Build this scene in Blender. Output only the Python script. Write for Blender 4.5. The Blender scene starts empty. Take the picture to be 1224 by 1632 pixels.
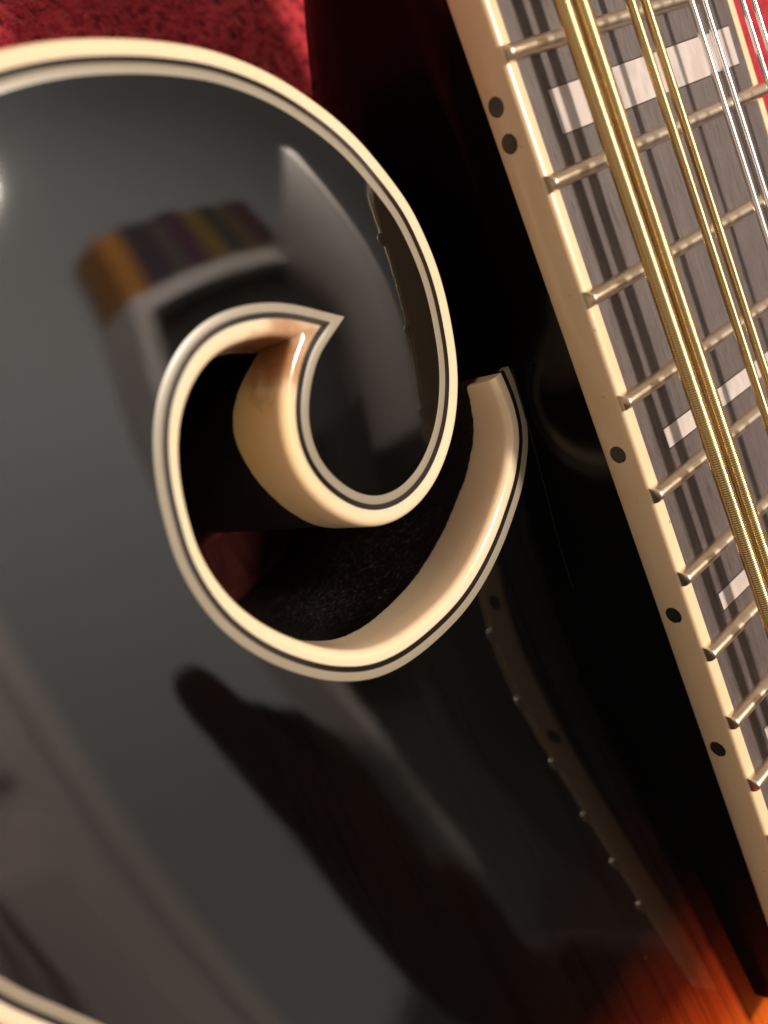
import bpy, math, random
import numpy as np
from mathutils import Matrix, Vector
from mathutils.geometry import delaunay_2d_cdt

random.seed(4)
rng = np.random.default_rng(4)
S = bpy.context.scene
COL = S.collection
MM = 0.001

# ------------------------------------------------------------------ frame
# The instrument is modelled in its own frame, in millimetres:
#   u = across the fingerboard, v = along it towards the nut, z = out of the face.
# It leans back, neck up, so that frame is turned about the world X axis.
LEAN = math.radians(70.65)
BASE = Matrix.Translation((0, 0, 0.9)) @ Matrix.Rotation(LEAN, 4, 'X')

# ------------------------------------------------------------------ camera
cam = bpy.data.cameras.new('camera')
camo = bpy.data.objects.new('camera', cam)
COL.objects.link(camo)
RC = ((0.69971, 0.45448, -0.55124), (-0.38403, 0.88989, 0.24622), (0.60244, 0.03941, 0.79719))
m = Matrix(RC).to_4x4()
m.translation = Vector((-82.968, 26.983, 54.189)) * MM
camo.matrix_world = BASE @ m
cam.sensor_fit = 'VERTICAL'
cam.sensor_height = 36.0
cam.lens = 36.0 * 1554.67 / 1632.0
cam.clip_start = 0.002
cam.clip_end = 50
cam.dof.use_dof = True
cam.dof.focus_distance = 0.0885
cam.dof.aperture_fstop = 18.0
S.camera = camo

# ------------------------------------------------------------------ light
world = bpy.data.worlds.new('World')
S.world = world
world.use_nodes = True
bg = world.node_tree.nodes['Background']
bg.inputs['Color'].default_value = (1.0, 0.80, 0.62, 1)
bg.inputs['Strength'].default_value = 0.52


def area_light(name, pos, target, size, power, color, shape='DISK'):
    l = bpy.data.lights.new(name, 'AREA')
    l.shape = shape
    l.size = size
    l.energy = power
    l.color = color
    o = bpy.data.objects.new(name, l)
    COL.objects.link(o)
    p, t = Vector(pos), Vector(target)
    o.matrix_world = Matrix.Translation(p) @ (t - p).to_track_quat('-Z', 'Y').to_matrix().to_4x4()
    return o


def W(u, v, z):
    return BASE @ (Vector((u, v, z)) * MM)


key_dir = Vector((0.280, 0.108, 0.945)).normalized()
area_light('table_lamp', W(*(key_dir * 1150)), W(0, 0, 0), 0.12, 17.0, (1.0, 0.865, 0.72))
area_light('wall_fill', (0.80, -0.95, 1.75), (0.80, -2.4, 1.15), 0.6, 82.0, (1.0, 0.90, 0.80))  # added fill light, turned away from the mandolin to brighten the mirrored wall

vs = S.view_settings
vs.view_transform = 'Standard'
vs.look = 'None'
vs.exposure = 0.0
vs.gamma = 1.0
S.cycles.use_denoising = True
S.cycles.max_bounces = 8
S.cycles.sample_clamp_indirect = 6.0


# ------------------------------------------------------------------ materials
class Mat:
    def __init__(self, name):
        self.m = bpy.data.materials.new(name)
        self.m.use_nodes = True
        self.n = self.m.node_tree.nodes
        self.l = self.m.node_tree.links
        self.b = self.n['Principled BSDF']

    def set(self, **k):
        for a, v in k.items():
            s = self.b.inputs[a.replace('_', ' ')]
            if isinstance(v, tuple) and len(v) == 3 and s.type == 'RGBA':
                v = (*v, 1)
            s.default_value = v
        return self

    def node(self, t, **k):
        n = self.n.new(t)
        for a, v in k.items():
            if hasattr(n, a):
                setattr(n, a, v)
            else:
                n.inputs[a.replace('_', ' ')].default_value = v
        return n

    def link(self, a, b):
        self.l.new(a, b)

    def obj(self):
        return self.node('ShaderNodeTexCoord').outputs['Object']

    def math(self, op, a, b=None, clamp=False):
        n = self.node('ShaderNodeMath', operation=op, use_clamp=clamp)
        for i, x in enumerate((a, b)):
            if x is None:
                continue
            if isinstance(x, (int, float)):
                n.inputs[i].default_value = x
            else:
                self.link(x, n.inputs[i])
        return n.outputs[0]

    def ramp(self, fac, stops):
        r = self.node('ShaderNodeValToRGB')
        e = r.color_ramp.elements
        while len(e) < len(stops):
            e.new(0.5)
        for q, (p, c) in zip(e, stops):
            q.position = p
            q.color = (*c, 1)
        self.link(fac, r.inputs[0])
        return r.outputs[0]

    def noise(self, scale, detail=3, rough=0.5, vec=None, stretch=None):
        n = self.node('ShaderNodeTexNoise')
        n.inputs['Scale'].default_value = scale
        n.inputs['Detail'].default_value = detail
        n.inputs['Roughness'].default_value = rough
        v = vec or self.obj()
        if stretch:
            mp = self.node('ShaderNodeMapping')
            mp.inputs['Scale'].default_value = stretch
            self.link(v, mp.inputs[0])
            v = mp.outputs[0]
        self.link(v, n.inputs['Vector'])
        return n.outputs[0]

    def mix(self, fac, a, b, blend='MIX'):
        n = self.node('ShaderNodeMix', data_type='RGBA', blend_type=blend)
        for i, x in ((0, fac), (6, a), (7, b)):
            if isinstance(x, tuple):
                n.inputs[i].default_value = (*x, 1)
            elif isinstance(x, (int, float)):
                n.inputs[i].default_value = x
            else:
                self.link(x, n.inputs[i])
        return n.outputs[2]

    def bump(self, h, strength, dist):
        n = self.node('ShaderNodeBump')
        n.inputs['Strength'].default_value = strength
        n.inputs['Distance'].default_value = dist
        self.link(h, n.inputs['Height'])
        self.link(n.outputs[0], self.b.inputs['Normal'])
        return n

    def color(self, c):
        self.link(c, self.b.inputs['Base Color'])


def dist_to(M, p):
    n = M.node('ShaderNodeVectorMath', operation='DISTANCE')
    M.link(M.obj(), n.inputs[0])
    n.inputs[1].default_value = (p[0] * MM, p[1] * MM, p[2] * MM)
    return n.outputs['Value']


# sunburst lacquer: near black at the rim, through deep red to orange
M = Mat('sunburst_lacquer').set(Roughness=0.075, Specular_IOR_Level=0.5, IOR=1.56)
d = dist_to(M, (-21, -110.5, -10))
nz = M.noise(45, 2, 0.5)
dd = M.math('ADD', M.math('MULTIPLY', d, 1000.0), M.math('MULTIPLY', M.math('SUBTRACT', nz, 0.5), 10.0))
fac = M.math('DIVIDE', dd, 100.0)
burst = M.ramp(fac, [(0.25, (0.72, 0.22, 0.025)), (0.45, (0.62, 0.12, 0.013)), (0.535, (0.24, 0.026, 0.005)),
                     (0.60, (0.045, 0.005, 0.002)), (0.67, (0.0045, 0.0018, 0.0014)), (0.80, (0.0018, 0.0017, 0.0017))])
gr = M.noise(1.0, 4, 0.6, stretch=(900, 12, 12))
grc = M.ramp(gr, [(0.38, (0.55, 0.45, 0.4)), (0.5, (1, 1, 1))])
burst = M.mix(0.6, burst, grc, 'MULTIPLY')
# a few specks of dust lying on the finish
v = M.node('ShaderNodeTexVoronoi')
v.inputs['Scale'].default_value = 150.0
mpz = M.node('ShaderNodeMapping')
mpz.inputs['Scale'].default_value = (1, 1, 0)
M.link(M.obj(), mpz.inputs[0])
M.link(mpz.outputs[0], v.inputs['Vector'])
speck = M.math('LESS_THAN', v.outputs['Distance'], 0.0095)
M.color(M.mix(M.math('MULTIPLY', speck, 0.5), burst, (0.45, 0.42, 0.38)))
M.bump(M.noise(160, 2, 0.5), 0.012, 0.0004)
sm = M.noise(38, 4, 0.6)
M.link(M.ramp(sm, [(0.35, (0.032,) * 3), (0.58, (0.045,) * 3), (0.76, (0.10,) * 3)]), M.b.inputs['Roughness'])
LACQ = M.m

M = Mat('black_lacquer').set(Base_Color=(0.0025, 0.0022, 0.0022), Roughness=0.16, IOR=1.5, Specular_IOR_Level=0.18)
BLACK = M.m

M = Mat('rough_black_finish').set(Roughness=0.55, IOR=1.45)
n1 = M.noise(2100, 4, 0.65)
n2 = M.noise(420, 3, 0.6)
dusty = M.ramp(n1, [(0.0, (0.012, 0.009, 0.009)), (0.50, (0.03, 0.025, 0.024)), (0.60, (0.11, 0.10, 0.097)), (0.72, (0.42, 0.40, 0.38))])
far = M.math('MULTIPLY', dist_to(M, (-31.5, -4.6, -28.0)), 1000.0)
far = M.math('ADD', far, M.math('MULTIPLY', M.math('SUBTRACT', n2, 0.5), 16.0))
M.color(M.mix(M.math('DIVIDE', M.math('SUBTRACT', far, 4.0), 7.0, True), dusty, (0.011, 0.008, 0.007)))   # dust clings to one patch of the slot wall
M.bump(M.math('ADD', n1, n2), 0.7, 0.0004)
ROUGHBLACK = M.m

M = Mat('cream_celluloid').set(Roughness=0.13, IOR=1.5, Subsurface_Weight=0.4, Subsurface_Scale=0.0022)
M.b.inputs['Subsurface Radius'].default_value = (1.0, 0.55, 0.22)
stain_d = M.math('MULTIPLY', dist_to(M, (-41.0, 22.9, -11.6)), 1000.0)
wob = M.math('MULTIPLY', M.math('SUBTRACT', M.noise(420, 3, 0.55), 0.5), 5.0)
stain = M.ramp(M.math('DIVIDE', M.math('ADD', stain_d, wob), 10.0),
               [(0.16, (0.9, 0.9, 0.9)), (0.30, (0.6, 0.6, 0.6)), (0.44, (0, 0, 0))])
tone = M.mix(M.noise(60, 3, 0.5), (0.82, 0.66, 0.48), (0.74, 0.56, 0.37))
amber_d = M.math('MULTIPLY', dist_to(M, (-43.5, 17.0, -15.5)), 1000.0)
amber = M.ramp(M.math('DIVIDE', M.math('ADD', amber_d, wob), 14.0), [(0.2, (0.75,) * 3), (0.62, (0, 0, 0))])
tone = M.mix(amber, tone, (0.80, 0.52, 0.20))
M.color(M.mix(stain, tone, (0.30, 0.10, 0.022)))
M.bump(M.noise(1.0, 3, 0.6, stretch=(500, 500, 2600)), 0.05, 0.0003)
CREAM = M.m

M = Mat('aged_cream_celluloid').set(Roughness=0.28, IOR=1.5, Subsurface_Weight=0.12, Subsurface_Scale=0.002)
M.b.inputs['Subsurface Radius'].default_value = (1.0, 0.6, 0.3)
fl = M.ramp(M.noise(700, 2, 0.5), [(0.24, (0.25, 0.2, 0.14)), (0.28, (1, 1, 1))])
M.color(M.mix(1.0, M.mix(M.noise(70, 3, 0.5), (0.80, 0.63, 0.43), (0.68, 0.49, 0.29)), fl, 'MULTIPLY'))
M.bump(M.noise(1.0, 3, 0.6, stretch=(500, 500, 2600)), 0.05, 0.0003)
BOARDCREAM = M.m

M = Mat('ivory_line').set(Roughness=0.3, IOR=1.5)
M.color(M.mix(M.noise(150, 2, 0.5), (0.27, 0.235, 0.18), (0.22, 0.185, 0.13)))
IVORY = M.m
M = Mat('black_line').set(Base_Color=(0.012, 0.009, 0.007), Roughness=0.12, IOR=1.5)
LINE = M.m

M = Mat('rosewood').set(Roughness=0.5, IOR=1.45)
g1 = M.noise(1.0, 5, 0.7, stretch=(3000, 260, 400))
g2 = M.noise(1.0, 3, 0.5, stretch=(500, 25, 100))
c = M.ramp(g1, [(0.30, (0.03, 0.021, 0.02)), (0.44, (0.082, 0.064, 0.063)), (0.72, (0.112, 0.092, 0.091))])
pores = M.ramp(M.noise(1.0, 2, 0.5, stretch=(5200, 620, 400)), [(0.30, (0.35, 0.32, 0.3)), (0.36, (1, 1, 1))])
c = M.mix(0.8, c, pores, 'MULTIPLY')
M.color(M.mix(0.5, c, M.ramp(g2, [(0.3, (0.65, 0.6, 0.58)), (0.7, (1.15, 1.1, 1.1))]), 'MULTIPLY'))
M.bump(g1, 0.35, 0.0002)
BOARD = M.m

M = Mat('pearl').set(Roughness=0.25, IOR=1.55)
g = M.noise(1.0, 3, 0.6, stretch=(300, 120, 100))
M.color(M.ramp(g, [(0.35, (0.46, 0.40, 0.385)), (0.5, (0.56, 0.50, 0.485)), (0.65, (0.42, 0.38, 0.37))]))
PEARL = M.m

M = Mat('side_dot_plastic').set(Base_Color=(0.022, 0.018, 0.014), Roughness=0.3)
DOT = M.m


def metal(name, col, rough, nscale=0, nstr=0.0):
    M = Mat(name).set(Base_Color=col, Metallic=1.0, Roughness=rough)
    if nscale:
        M.link(M.ramp(M.noise(nscale, 3, 0.6), [(0.3, (rough * .8,) * 3), (0.7, (rough * 1.5,) * 3)]), M.b.inputs['Roughness'])
    return M.m


NICKEL = metal('nickel_silver', (0.84, 0.72, 0.58), 0.33)
BRONZE = metal('bronze_winding', (0.60, 0.44, 0.21), 0.22, 260)
STEEL = metal('plain_steel', (0.86, 0.82, 0.80), 0.2)

M = Mat('red_plush').set(Roughness=0.95, IOR=1.3, Sheen_Weight=0.5, Sheen_Roughness=0.4)
M.b.inputs['Sheen Tint'].default_value = (1, 0.35, 0.4, 1)
n1 = M.noise(700, 3, 0.6)
n2 = M.noise(110, 2, 0.5)
c = M.ramp(n1, [(0.36, (0.14, 0.007, 0.012)), (0.46, (0.50, 0.030, 0.045)), (0.64, (0.64, 0.055, 0.075))])
M.color(M.mix(0.35, c, M.ramp(n2, [(0.35, (0.5, 0.5, 0.5)), (0.65, (1.1, 1.1, 1.1))]), 'MULTIPLY'))
M.bump(M.math('ADD', n1, M.math('MULTIPLY', n2, 0.6)), 1.0, 0.0022)
PLUSH = M.m

M = Mat('wall_paint').set(Roughness=0.7)
M.color(M.mix(M.noise(2.0, 3, 0.5), (0.46, 0.49, 0.52), (0.41, 0.435, 0.46)))
M.bump(M.noise(120, 3, 0.6), 0.2, 0.002)
PAINT = M.m


def plain(name, col, rough=0.6):
    M = Mat(name).set(Roughness=rough)
    M.color(M.mix(M.noise(14, 3, 0.5), col, tuple(c * 0.82 for c in col)))
    return M.m


DOORPAINT = plain('door_paint', (0.80, 0.69, 0.69), 0.45)
WHITEWOOD = plain('white_wood', (0.80, 0.74, 0.70), 0.5)
CARPET = plain('dark_carpet', (0.05, 0.05, 0.048), 0.95)
SLEEVE = plain('dark_cloth', (0.015, 0.015, 0.018), 0.9)
SKIN = plain('skin', (0.11, 0.06, 0.045), 0.7)  # skin colour darkened to carry the shade of a backlit hand


# ------------------------------------------------------------------ mesh helpers
def mesh_obj(name, verts, faces, mat, parent=None, smooth=True, normals=None, scale=MM):
    me = bpy.data.meshes.new(name)
    me.from_pydata([tuple(np.asarray(q, float) * scale) for q in verts], [], faces)
    me.validate()
    if smooth:
        me.shade_smooth()
    if normals is not None:
        me.normals_split_custom_set_from_vertices([tuple(q) for q in normals])
    me.materials.append(mat)
    o = bpy.data.objects.new(name, me)
    COL.objects.link(o)
    if parent:
        o.parent = parent
    return o


def tag(o, label=None, category=None, group=None, kind=None):
    for k, v in (('label', label), ('category', category), ('group', group), ('kind', kind)):
        if v:
            o[k] = v
    return o


def sharpen(o, ang=35):
    me = o.data
    try:
        me.set_sharp_from_angle(angle=math.radians(ang))
    except Exception:
        pass
    return o


def catmull(P, step=0.35):
    P = np.asarray(P, float)
    Q = np.vstack([2 * P[0] - P[1], P, 2 * P[-1] - P[-2]])
    out = []
    for i in range(1, len(Q) - 2):
        p0, p1, p2, p3 = Q[i - 1:i + 3]
        n = max(4, int(np.linalg.norm(p2 - p1) / 0.1))
        for k in range(n):
            t = k / n
            out.append(0.5 * (2 * p1 + (p2 - p0) * t + (2 * p0 - 5 * p1 + 4 * p2 - p3) * t * t + (3 * p1 - p0 - 3 * p2 + p3) * t ** 3))
    out.append(P[-1])
    out = np.array(out)

    def resample(c):
        L = np.r_[0, np.cumsum(np.linalg.norm(np.diff(c, axis=0), axis=1))]
        n = max(8, int(L[-1] / step))
        s = np.linspace(0, L[-1], n + 1)
        return np.c_[np.interp(s, L, c[:, 0]), np.interp(s, L, c[:, 1])]
    c = resample(out)
    for _ in range(14):   # take the tremor of the hand out of the line
        c[1:-1] = 0.25 * c[:-2] + 0.5 * c[1:-1] + 0.25 * c[2:]
    return resample(c)


# ------------------------------------------------------------------ body outline (centre of the black line), mm
OUTER = [(-70.0, -95.0), (-69.0, -70.0), (-69.2, -48.0), (-71.4, -29.0), (-75.2, -16.5), (-77.9, -10.6), (-79.84, -6.49), (-82.6, 2.0), (-83.8, 13.0),
         (-81.0, 25.5), (-74.5, 36.0), (-66.5, 42.2), (-60.0, 44.7),
         (-53.98, 45.40), (-51.83, 45.48), (-49.61, 45.42), (-47.4, 45.19), (-45.19, 44.83), (-42.71, 44.3), (-39.19, 43.24), (-36.86, 42.18),
         (-34.55, 40.81), (-32.29, 39.04), (-29.95, 36.68), (-28.42, 34.72), (-27.31, 32.84), (-26.25, 30.71), (-25.35, 28.57), (-24.87, 26.12),
         (-24.62, 23.66), (-24.71, 21.1), (-25.1, 18.57), (-25.61, 16.28), (-26.03, 14.99), (-26.46, 13.99), (-27.23, 12.56), (-28.23, 11.13),
         (-29.55, 9.74), (-31.32, 8.41), (-33.0, 7.59), (-35.21, 7.07), (-37.16, 7.16), (-38.79, 7.65), (-40.13, 8.51), (-40.98, 9.33),
         (-42.17, 10.96), (-42.97, 12.81), (-43.23, 14.47), (-43.07, 16.16), (-42.51, 17.84), (-41.72, 19.2), (-40.7, 20.5), (-39.47, 21.7),
         (-38.24, 22.45), (-37.05, 23.0)]
SLOT = [(-37.05, 23.0), (-38.83, 24.1), (-40.51, 24.98), (-42.45, 25.65), (-44.44, 26.0), (-46.39, 26.02), (-48.2, 25.6), (-49.84, 24.81),
        (-51.41, 23.6), (-52.53, 22.36), (-53.33, 21.13), (-54.12, 19.52), (-54.72, 17.81), (-55.12, 16.29), (-55.48, 14.33), (-55.74, 12.34),
        (-55.58, 9.71), (-54.99, 7.07), (-53.94, 4.66), (-52.21, 1.97), (-49.93, -0.58), (-47.84, -2.34), (-45.12, -3.91), (-41.87, -4.74),
        (-38.07, -4.85), (-33.93, -4.41), (-30.37, -3.32), (-27.04, -1.61), (-24.65, 0.1), (-22.75, 1.7), (-21.65, 2.94), (-20.3, 5.03),
        (-19.75, 6.47), (-19.55, 8.32), (-19.65, 10.3), (-19.9, 12.2)]
PA, PB = catmull(OUTER), catmull(SLOT)
TIP = len(PA) - 1
PATH = np.vstack([PA, PB[1:]])
NP_ = len(PATH)


def edge_normals(P):
    d = np.diff(P, axis=0)
    d /= np.linalg.norm(d, axis=1)[:, None]
    n = np.c_[-d[:, 1], d[:, 0]]
    out = np.zeros_like(P)
    out[0], out[-1] = n[0], n[-1]
    a, b = n[:-1], n[1:]
    out[1:-1] = (a + b) / (1 + (a * b).sum(1))[:, None]
    return out


NRM = edge_normals(PATH)       # points out of the body


def offset(o):
    o = np.broadcast_to(np.asarray(o, float), (NP_,))
    Q = PATH + o[:, None] * NRM
    tipq = PATH[TIP] + o[TIP] * NRM[TIP]
    if np.abs(o).max() > 1e-6:
        # near the cusp fold points that crossed the mitre onto the mitre line
        for rngk, other in ((range(TIP - 45, TIP), PATH[TIP:TIP + 45]), (range(TIP + 1, TIP + 46), PATH[TIP - 45:TIP + 1])):
            for k in rngk:
                dd = np.linalg.norm(other - Q[k], axis=1).min()
                if dd < abs(o[k]) * 0.999:
                    Q[k] = tipq
    return Q


def rim(v):
    return -11.0 + 0.08 * v


DS = np.r_[np.linalg.norm(np.diff(PATH, axis=0), axis=1), 0]
LIP = np.ones(NP_)
k0 = int(np.argmin(np.hypot(PATH[:, 0] + 33.0, PATH[:, 1] - 7.59)))
kl = int(np.argmin(np.hypot(PATH[:, 0] + 49.0, PATH[:, 1] - 45.4)))
LIP = 0.25 + 0.75 / (1 + np.exp(-(np.arange(NP_) - kl) / 8.0)) - 0.8 / (1 + np.exp(-(np.arange(NP_) - k0) / 6.0))     # the edge round the slot is flatter than the outer one
DS = DS * LIP
KF, BF = 0.36, 0.55


def height(uv):
    """z of the carved top: flat rim plane, a rounded lip along every edge, the arch rising to the bridge."""
    uv = np.atleast_2d(np.asarray(uv, float))
    F = np.empty(len(uv))
    for i in range(0, len(uv), 2000):
        c = uv[i:i + 2000]
        dist = np.sqrt(((c[:, None, :] - PATH[None]) ** 2).sum(2) + 0.25)
        F[i:i + 2000] = (np.exp(-KF * dist) * DS).sum(1) * KF / 2
    u, v = uv[:, 0], uv[:, 1]
    sp = lambda x, s: s * np.logaddexp(0, x / s)
    ridge = 0.03 * sp(-16.0 - v, 5.0) * sp(u + 42.0, 4.0) / 22.5
    fall = -0.10 * sp(u + 38.0, 5.0) / (1 + np.exp((v - 0.0) / 5.0))
    crown = 0.17 * sp(-16.0 - v, 7.0)
    return rim(v) + ridge + fall + crown - BF * F


ZP = height(PATH)
k5 = np.ones(21) / 21
ZP = np.convolve(np.pad(ZP, 10, mode='edge'), k5, mode='valid')

# ------------------------------------------------------------------ the mandolin
mandolin = bpy.data.objects.new('mandolin', None)
COL.objects.link(mandolin)
mandolin.matrix_world = BASE
mandolin.empty_display_size = 0.02
tag(mandolin, 'black sunburst mandolin with carved scroll, cream binding and bound fingerboard', 'mandolin')


def sweep(name, prof, mat, parent, zs=None, sharp=40, caps=True):
    """prof: list of (offset outwards, dz); closed section swept along the outline"""
    rows = []
    for o, dz in prof:
        Q = offset(o)
        rows.append(np.c_[Q, ZP + dz if not callable(dz) else dz(Q)])
    n = len(prof)
    V = np.stack(rows, 1).reshape(-1, 3)
    Fc = []
    for i in range(NP_ - 1):
        for j in range(n):
            a, b = i * n + j, i * n + (j + 1) % n
            Fc.append((a, b, b + n, a + n))
    if caps:
        Fc.append(tuple(range(n))[::-1])
        Fc.append(tuple((NP_ - 1) * n + j for j in range(n)))
    return sharpen(mesh_obj(name, V, Fc, mat, parent), sharp)


# carved top plate
TB = offset(-0.95)
poly = [Vector(q) for q in TB]
nb = len(poly)
close = [(-14.0, 12.2)] + [(-14.0 + 0 * k, 12.2 - k) for k in range(4, 108, 4)] + [(-14.0, -95.0)]
close += [(-14.0 - k, -95.0) for k in range(4, 54, 4)]
poly += [Vector(q) for q in close]
edges = [(i, (i + 1) % len(poly)) for i in range(len(poly))]
gx, gy = np.meshgrid(np.arange(-84, -14, 0.9), np.arange(-94, 46, 0.9))
gx = gx + (np.arange(gx.shape[0]) % 2)[:, None] * 0.45
G = np.c_[gx.ravel(), gy.ravel()]
PB_ = np.array([tuple(q) for q in poly])


def inside(P, poly):
    x, y = P[:, 0], P[:, 1]
    res = np.zeros(len(P), bool)
    a, b = poly, np.roll(poly, -1, 0)
    for (x1, y1), (x2, y2) in zip(a, b):
        if y1 == y2:
            continue
        cnd = ((y1 > y) != (y2 > y)) & (x < (x2 - x1) * (y - y1) / (y2 - y1) + x1)
        res ^= cnd
    return res


keep = inside(G, PB_)
G = G[keep]
dmin = np.concatenate([np.sqrt(((G[i:i + 2000, None] - PATH[None]) ** 2).sum(2)).min(1) for i in range(0, len(G), 2000)])
G = G[(dmin > 1.55)]
allv = poly + [Vector(q) for q in G]
res = delaunay_2d_cdt(allv, edges, [], 1, 1e-5)
tv = np.array([tuple(q) for q in res[0]])
faces = [tuple(f) for f in res[2]]
# orient faces up
fix = []
for f in faces:
    a, b, c = tv[f[0]], tv[f[1]], tv[f[2]]
    cr = (b[0] - a[0]) * (c[1] - a[1]) - (b[1] - a[1]) * (c[0] - a[0])
    fix.append(f if cr > 0 else f[::-1])
cent = np.array([tv[list(f)].mean(0) for f in fix])
ok = inside(cent, PB_)
fix = [f for f, k in zip(fix, ok) if k]
tz = height(tv)
e = 0.05
gu = (height(tv + [e, 0]) - height(tv - [e, 0])) / (2 * e)
gv = (height(tv + [0, e]) - height(tv - [0, e])) / (2 * e)
nn = np.c_[-gu, -gv, np.ones(len(tv))]
nn /= np.linalg.norm(nn, axis=1)[:, None]
top = mesh_obj('carved_top', np.c_[tv, tz], fix, LACQ, mandolin, normals=nn)
top['label'] = 'glossy black carved top fading to orange sunburst'

# the binding stands 5.6 mm tall and is pared down towards its end at the neck
kk = np.arange(NP_)
end = np.clip((kk - (NP_ - 46)) / 45.0, 0, 1)
wav = 0.18 * np.sin(kk * 0.11) + 0.12 * np.sin(kk * 0.043 + 1.0) + rng.normal(0, 0.035, NP_)
bulge = 0.9 * np.exp(-((kk - (TIP - 23)) / 9.0) ** 2) - 1.0 * np.exp(-((kk - (TIP - 6)) / 9.0) ** 2)
TALL = 5.5 - 2.4 * end ** 1.5 + wav + bulge
FLARE = 0.85 * np.exp(-((kk - (TIP - 22)) / 13.0) ** 2) + 0.35 * (kk > TIP)     # the strip leans out a little along the inside of the scroll
kt = int(np.argmin(np.hypot(PATH[:, 0] + 55.1, PATH[:, 1] - 16.0)))
THIN = 1 - 0.38 * np.exp(-((kk - kt) / 30.0) ** 2)            # scraped thinner along the left of the slot
wd = lambda o: 0.24 + (o - 0.24) * THIN
BLOW = lambda Q: ZP - TALL
BMID = lambda Q: ZP - TALL * 0.55
binding = sweep('binding', [(0.24, 0.0), (wd(0.8), 0.015), (wd(1.12), -0.03), (wd(1.36), -0.16), (wd(1.52), -0.38), (wd(1.60), -0.7), (wd(1.60) + 0.5 * FLARE, BMID), (wd(1.60) + FLARE, BLOW), (0.24, BLOW)],
                CREAM, mandolin)
sweep('black_line', [(-0.24, 0.005), (0.24, 0.005), (0.24, -0.8), (-0.24, -0.8)], LINE, binding)
sweep('ivory_line', [(-0.95, 0.0), (-0.58, 0.03), (-0.24, 0.0), (-0.24, -0.8), (-0.95, -0.8)], IVORY, binding)
sweep('side', [(1.36, -2.5), (1.42, -12.0), (1.5, -20.0), (1.5, lambda Q: np.full(len(Q), -46.0)), (0.3, lambda Q: np.full(len(Q), -46.0)), (0.3, -2.5)], ROUGHBLACK, mandolin)

SLOTSHADE = plain('slot_shade_brown', (0.035, 0.006, 0.005), 0.9)
SLOTSHADE.node_tree.nodes['Principled BSDF'].inputs['Specular IOR Level'].default_value = 0.1
sweep('back', [(0.4, lambda Q: np.full(len(Q), -45.9)), (9.0, lambda Q: np.full(len(Q), -45.9)), (9.0, lambda Q: np.full(len(Q), -47.5)), (0.4, lambda Q: np.full(len(Q), -47.5))], SLOTSHADE, mandolin)  # dark overhang added under the slot to cover the lit lining with shade

# ------------------------------------------------------------------ neck and heel
def left(v):
    return -(18.0 - 0.02 * (v - 26.0))


def loft(name, secs, mat, parent, caps=True, sharp=50):
    n = len(secs[0])
    V = [q for s in secs for q in s]
    Fc = []
    for i in range(len(secs) - 1):
        for j in range(n):
            a, b = i * n + j, i * n + (j + 1) % n
            Fc.append((a, a + n, b + n, b))
    if caps:
        Fc.append(tuple(range(n)))
        Fc.append(tuple((len(secs) - 1) * n + j for j in range(n))[::-1])
    return sharpen(mesh_obj(name, V, Fc, mat, parent), sharp)


def neck_section(v):
    w = -left(v) - 0.5
    # depth of the back of the neck: shaft, then the heel sweeping down to the body
    t = min(max((86.0 - v) / 58.0, 0.0), 1.0)
    t = t * t * (3 - 2 * t)
    dep = -18.0 - 28.0 * t
    h = min(max((17.0 - v) / 6.0, 0.0), 1.0)      # upright cheeks where the neck is let into the body
    rnd_ = [(-w, -3.75), (-w + 0.6, -6.5), (-w + 1.8, -9.5), (-w + 2.7, -11.5)]
    flat = [(-w, -3.75), (-w - 0.15, -6.5), (-w - 0.45, -9.5), (-w - 0.5, -11.5)]
    pts = [(a[0] * (1 - h) + b[0] * h, a[1]) for a, b in zip(rnd_, flat)]
    for kx, kz in ((0.80, 0.30), (0.68, 0.55), (0.50, 0.78), (0.26, 0.95), (0.0, 1.0)):
        pts.append((-w * (kx * (1 - h) + min(1, kx + 0.15) * h) if kx else 0.0, -11.5 + (dep + 11.5) * kz))
    full = pts + [(-a, b) for a, b in pts[-2::-1]]
    return [(a, v, b) for a, b in full]


neck = loft('neck', [neck_section(v) for v in np.r_[np.arange(90, -2, -3.0), np.arange(-2, -64, -6.0)]], BLACK, mandolin)
# hairline seam of lacquer where the neck meets the carved top
seam = []
for i, v in enumerate(np.linspace(12.0, -11.5, 40)):
    w = -left(v) - 0.5
    uu = -w - 0.62 - 0.35 * max(0, (v + 2) / 14)
    zc = float(height([[uu, v]])[0]) + 0.03
    rr = 0.10
    seam.append([(uu + rr * math.cos(a), v, zc + rr * math.sin(a)) for a in np.linspace(0, 2 * math.pi, 8, endpoint=False)])
loft('lacquer_seam', seam, BLACK, neck)

# ------------------------------------------------------------------ fingerboard
V0, V1 = 88.0, -62.0
BW = 1.35


def box_poly(name, quad, z0, z1, mat, parent, bevel=0.0):
    """prism over a (u,v) quad (counter-clockwise), top edges optionally bevelled"""
    q = np.array(quad, float)
    c = q.mean(0)
    if bevel:
        ins = c + (q - c) * (1 - bevel / np.linalg.norm(q - c, axis=1))[:, None]
        rows = [np.c_[q, np.full(4, z0)], np.c_[q, np.full(4, z1 - bevel)], np.c_[ins, np.full(4, z1)]]
    else:
        rows = [np.c_[q, np.full(4, z0)], np.c_[q, np.full(4, z1)]]
    V = np.vstack(rows)
    Fc = [(3, 2, 1, 0)]
    for r in range(len(rows) - 1):
        for j in range(4):
            a, b = r * 4 + j, r * 4 + (j + 1) % 4
            Fc.append((a, b, b + 4, a + 4))
    k = (len(rows) - 1) * 4
    Fc.append((k, k + 1, k + 2, k + 3))
    return mesh_obj(name, V, Fc, mat, parent, smooth=False)


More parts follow.
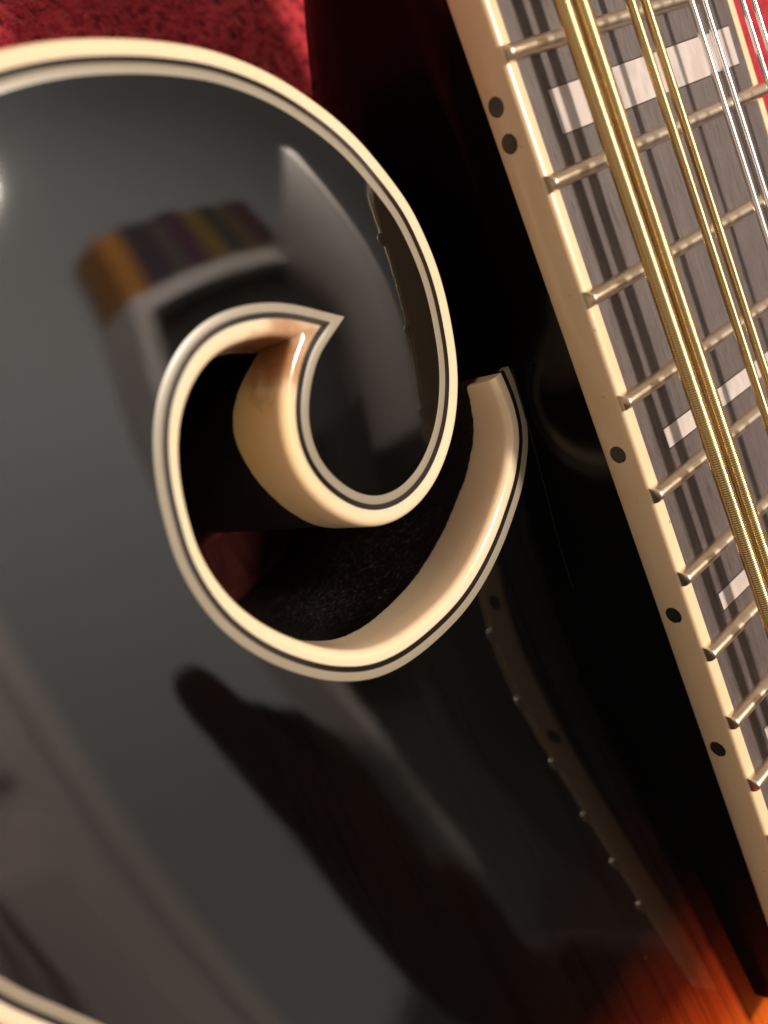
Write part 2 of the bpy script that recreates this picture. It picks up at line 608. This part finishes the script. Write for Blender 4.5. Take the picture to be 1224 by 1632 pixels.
board = box_poly('fingerboard', [(left(V0) + BW, V0), (left(V1) + BW, V1), (-left(V1) - BW, V1), (-left(V0) - BW, V0)], -3.7, 0.0, BOARD, mandolin)
board['label'] = 'dark grained fingerboard with pearl blocks and cream binding'


def board_binding(sgn):
    prof = [(0.0, 0.02), (0.75, 0.02), (1.08, -0.03), (1.27, -0.16), (BW, -0.42), (BW, -2.0), (BW - 0.05, -3.5), (BW - 0.2, -3.72), (0.0, -3.72)]
    secs = []
    for v in np.linspace(V0, V1, 60):
        e0 = -left(v) - BW
        secs.append([(sgn * (e0 + a), v, b) for a, b in (prof if sgn < 0 else prof[::-1])])
    return loft('fingerboard_binding', secs, BOARDCREAM, board, sharp=60)


board_binding(-1)
board_binding(1)


def fret_v(n):
    return 352.0 * 2 ** (-n / 12.0) - 150.0


def fret(n):
    v = fret_v(n)
    prof = [(0.74 * math.cos(a), 1.0 * math.sin(a)) for a in np.linspace(0, math.pi, 11)]
    prof = [(0.74, -0.05)] + prof + [(-0.74, -0.05)]
    L_, Rr = left(v) + 0.06, -left(v) - 0.06
    secs = []
    for u, sc, sh in ((L_, 0.86, 0), (L_ + 0.03, 0.93, 0), (L_ + 0.12, 1.0, 0), (L_ + 0.36, 1, 0), (L_ + 6, 1, 0), (0, 1, 0), (Rr - 6, 1, 0), (Rr - 0.36, 1, 0), (Rr - 0.18, 0.96, 0), (Rr - 0.05, 0.85, 0), (Rr, 0.74, 0)):
        secs.append([(u, v + a * (0.7 + 0.3 * sc), b * sc) for a, b in prof])
    loft('fret', secs, NICKEL, board, sharp=40)


for n in range(8, 23):
    fret(n)

for vc, hl, u0, u1 in ((31.05, 1.82, -13.9, 15.3), (1.55, 0.9, -14.1, 14.6), (-15.2, 0.85, -14.3, 14.8), (-30.2, 0.8, -14.4, 14.9), (63.0, 1.9, -13.4, 14.6)):
    box_poly('inlay_filler', [(u0 - .13, vc - hl - .13), (u1 + .13, vc - hl - .13), (u1 + .13, vc + hl + .13), (u0 - .13, vc + hl + .13)], -0.6, 0.008, DOT, board)
    box_poly('inlay_block', [(u0, vc - hl), (u1, vc - hl), (u1, vc + hl), (u0, vc + hl)], -0.5, 0.02, PEARL, board)


def side_dot(v, z, r):
    u = left(v)
    k = 24
    V = [(u + 0.4, v + r * math.cos(a), z + r * math.sin(a)) for a in np.linspace(0, 2 * math.pi, k, endpoint=False)]
    V += [(u - 0.015, q[1], q[2]) for q in V]
    Fc = [tuple(range(k))[::-1], tuple(range(k, 2 * k))] + [(j, (j + 1) % k, k + (j + 1) % k, k + j) for j in range(k)]
    mesh_obj('side_dot', V, [f[::-1] for f in Fc], DOT, board, smooth=False)


for v, z in ((33.24, -2.3), (30.18, -2.22), (2.22, -2.06), (-14.06, -2.0), (-28.8, -2.2)):
    side_dot(v, z, 0.83)

# ------------------------------------------------------------------ strings
def string(u0, tp, r, wound, mat):
    k = 14
    z_at = lambda v: 3.49 - 0.015 * (v - 26)
    u_at = lambda v: u0 - tp * (v - 26)
    if wound:
        pitch = 0.22 if r > 0.45 else 0.17
        n = int((86 + 60) / pitch)
        vv, rr = [], []
        for i in range(n):
            for f, s in ((0.0, 0.93), (0.25, 0.985), (0.5, 1.0), (0.75, 0.985)):
                vv.append(86 - (i + f) * pitch)
                rr.append(r * s)
    else:
        vv, rr = [86, -60], [r, r]
    vv, rr = np.array(vv), np.array(rr)
    a = np.linspace(0, 2 * math.pi, k, endpoint=False)
    V = np.stack([u_at(vv)[:, None] + rr[:, None] * np.cos(a), vv[:, None] + (0.10 if wound else 0) * (a / (2 * math.pi))[None] * 0 + 0 * a[None], z_at(vv)[:, None] + rr[:, None] * np.sin(a)], 2).reshape(-1, 3)
    Fc = []
    for i in range(len(vv) - 1):
        for j in range(k):
            p, q = i * k + j, i * k + (j + 1) % k
            Fc.append((p, q, q + k, p + k))
    mesh_obj('string', V, Fc, mat, mandolin)


for c, r, wd, mt, hs in ((-12.07, 0.69, True, BRONZE, 1.09), (-3.31, 0.43, True, BRONZE, 1.0), (5.53, 0.31, False, STEEL, 1.0), (13.98, 0.25, False, STEEL, 1.0)):
    for s in (-1, 1):
        string(c + s * hs, 0.00142 * c, r, wd, mt)

# ------------------------------------------------------------------ red plush lining of the case behind
def plush():
    us, vs_ = np.arange(-140, 230, 2.0), np.arange(-90, 190, 2.0)
    U, Vv = np.meshgrid(us, vs_)
    rnd = rng.normal(0, 0.28, U.shape)
    rnd = (rnd + np.roll(rnd, 1, 0) + np.roll(rnd, 1, 1) + np.roll(rnd, -1, 0)) / 2
    Z = -49.0 + rnd
    Z += 26.0 / (1 + np.exp(-(U - 165) / 8.0))
    V = np.c_[U.ravel(), Vv.ravel(), Z.ravel()]
    w = len(us)
    Fc = [(i * w + j, i * w + j + 1, (i + 1) * w + j + 1, (i + 1) * w + j) for i in range(len(vs_) - 1) for j in range(w - 1)]
    o = mesh_obj('case_lining', V, Fc, PLUSH)
    o.matrix_world = BASE
    tag(o, 'crinkled red plush lining behind the mandolin', 'lining', kind='structure')


plush()

# ------------------------------------------------------------------ what the lacquer mirrors: the wall in front of the instrument
def wbox(name, x0, x1, y0, y1, z0, z1, mat, parent=None):
    V = [(x, y, z) for z in (z0, z1) for y in (y0, y1) for x in (x0, x1)]
    Fc = [(0, 2, 3, 1), (4, 5, 7, 6), (0, 1, 5, 4), (1, 3, 7, 5), (3, 2, 6, 7), (2, 0, 4, 6)]
    return mesh_obj(name, V, Fc, mat, parent, smooth=False, scale=1.0)


wall = wbox('wall', -3.0, 4.5, -2.5, -2.4, -0.12, 3.0, PAINT)
tag(wall, kind='structure')
floor = wbox('floor', -3.0, 4.5, -2.5, 1.0, -0.2, -0.12, CARPET)
tag(floor, kind='structure')

door = bpy.data.objects.new('panel_door', None)
COL.objects.link(door)
door.location = (0, -2.4, -0.12)
tag(door, 'pale panelled door mirrored in the lower left of the black top', 'door')


def dpart(name, x0, x1, y0, y1, z0, z1, mat, parent=door):
    o = wbox(name, x0, x1, y0, y1, z0, z1, mat, parent)
    return o


dpart('door_leaf', -0.42, 0.36, 0.0, 0.035, 0.0, 1.95, DOORPAINT)
dpart('casing', 0.375, 0.44, 0.0, 0.02, 0.0, 1.97, WHITEWOOD)
for x0, x1 in ((-0.34, -0.07), (0.01, 0.28)):
    for z0, z1 in ((0.12, 0.62), (0.74, 1.30), (1.42, 1.84)):
        pn = dpart('panel', x0, x1, 0.036, 0.085, z0, z1, DOORPAINT)
        dpart('panel_field', x0 + 0.05, x1 - 0.05, 0.086, 0.14, z0 + 0.05, z1 - 0.05, DOORPAINT, pn)

shelf = bpy.data.objects.new('bookcase', None)
COL.objects.link(shelf)
shelf.location = (0, -2.4, -0.12)
tag(shelf, 'white bookcase mirrored in the upper part of the black scroll', 'bookcase')
dpart('upright', 1.06, 1.10, 0.003, 0.26, 0.0, 1.52, WHITEWOOD, shelf)
dpart('shelf_board', 1.102, 1.72, 0.003, 0.26, 1.46, 1.52, WHITEWOOD, shelf)
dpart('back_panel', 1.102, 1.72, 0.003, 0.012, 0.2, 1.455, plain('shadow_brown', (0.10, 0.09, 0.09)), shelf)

bx = 1.07
for w_, h_, c_, t_ in ((0.075, 0.22, (0.55, 0.22, 0.03), 'orange'), (0.085, 0.23, (0.05, 0.035, 0.05), 'black'), (0.05, 0.21, (0.12, 0.10, 0.09), 'grey'),
                       (0.065, 0.24, (0.10, 0.03, 0.07), 'plum'), (0.055, 0.22, (0.28, 0.18, 0.03), 'mustard'), (0.06, 0.23, (0.05, 0.05, 0.05), 'charcoal'),
                       (0.05, 0.22, (0.16, 0.11, 0.05), 'olive'), (0.085, 0.23, (0.10, 0.04, 0.05), 'maroon')):
    bk = wbox('book', bx, bx + w_ - 0.004, -2.35, -2.17, 1.402, 1.402 + h_, plain(t_ + '_cover', c_))
    tag(bk, t_ + ' book standing on the mirrored bookcase', 'book', 'books on the bookcase')
    bx += w_

slab = mesh_obj('white_slab', [(1.62, -2.36, 0.72), (0.98, -1.0, 0.72), (1.01, -0.99, 0.72), (1.65, -2.35, 0.72),
                                   (1.62, -2.36, 1.40), (0.98, -1.0, 1.40), (1.01, -0.99, 1.40), (1.65, -2.35, 1.40)],
                  [(3, 2, 1, 0), (4, 5, 6, 7), (0, 1, 5, 4), (1, 2, 6, 5), (2, 3, 7, 6), (3, 0, 4, 7)], WHITEWOOD, smooth=False, scale=1.0)
tag(slab, 'added pale screen mirrored as a slanting band in the scroll', 'slab')  # stand-in slab, shaped to mirror as a pale band in the scroll


side = wbox('block', 1.22, 2.5, -2.39, -2.0, -0.12, 0.93, plain('block_dark', (0.03, 0.025, 0.022)))  # invented dark mass that keeps this part of the lacquer's reflection dark
tag(side, 'dark sideboard added to mirror dark right of the slot in the black top', 'block')
box_mesh = bpy.data.meshes.new('box')  # invented dark form, tilted so the lacquer below the scroll mirrors dark
import bmesh
bm = bmesh.new()
bmesh.ops.create_cube(bm, size=1.0, matrix=Matrix.Translation((0.78, -2.16, 0.12)) @ Matrix.Rotation(math.radians(-13), 4, 'Y') @ Matrix.Diagonal((1.12, 0.44, 0.36, 1)))
bmesh.ops.bevel(bm, geom=list(bm.edges), offset=0.04, segments=4, affect='EDGES', profile=0.5)
bm.to_mesh(box_mesh)
bm.free()
box_mesh.shade_smooth()
box_mesh.materials.append(plain('box_dark', (0.035, 0.034, 0.032), 0.9))
oo = bpy.data.objects.new('box', box_mesh)
COL.objects.link(oo)
tag(oo, 'added low dark bench mirrored below the scroll in the black top', 'box')

# the hand held over the instrument, seen only as a dark shape in the lacquer
def skin_chain(name, pts, edges, radii, mat, parent=None):
    me = bpy.data.meshes.new(name)
    me.from_pydata([tuple(Vector(p) * MM) for p in pts], edges, [])
    o = bpy.data.objects.new(name, me)
    COL.objects.link(o)
    md = o.modifiers.new('skin', 'SKIN')
    for i, r in enumerate(radii):
        me.skin_vertices[0].data[i].radius = (r * MM, r * MM)
    me.skin_vertices[0].data[0].use_root = True
    sb = o.modifiers.new('smooth', 'SUBSURF')
    sb.levels = sb.render_levels = 2
    me.materials.append(mat)
    if parent:
        o.parent = parent
    return o


hp = [(20, -131, 121), (11, -114, 121), (3, -97, 121), (-2, -80, 119), (-6, -68, 117), (-9, -58, 116),
      (10, -97, 126), (9, -86, 133), (15, -92, 139), (18, -101, 136),
      (16, -100, 129), (17, -90, 136), (22, -96, 141), (24, -104, 138),
      (21, -105, 130), (23, -97, 137), (27, -102, 141), (28, -109, 138),
      (16, -121, 113), (18, -108, 108), (18, -97, 107), (34, -148, 126)]
he = [(0, 1), (1, 2), (2, 3), (3, 4), (4, 5), (1, 6), (6, 7), (7, 8), (8, 9), (1, 10), (10, 11), (11, 12), (12, 13), (1, 14), (14, 15), (15, 16), (16, 17),
      (0, 18), (18, 19), (19, 20), (0, 21)]
hr = [15, 14, 9, 8, 7.2, 6.0, 9, 7.5, 7, 6, 9, 7.5, 7, 6, 8, 6.5, 6, 5.5, 10, 8, 6.5, 17]
person = skin_chain('person', hp, he, hr, SKIN)
person.matrix_world = BASE
tag(person, 'hand in a dark sleeve with one finger out, mirrored in the black top', 'person')
skin_chain('sleeve', [(30, -142, 124), (62, -172, 134), (105, -210, 150), (170, -270, 185)], [(0, 1), (1, 2), (2, 3)], [21, 26, 32, 40], SLEEVE, person)
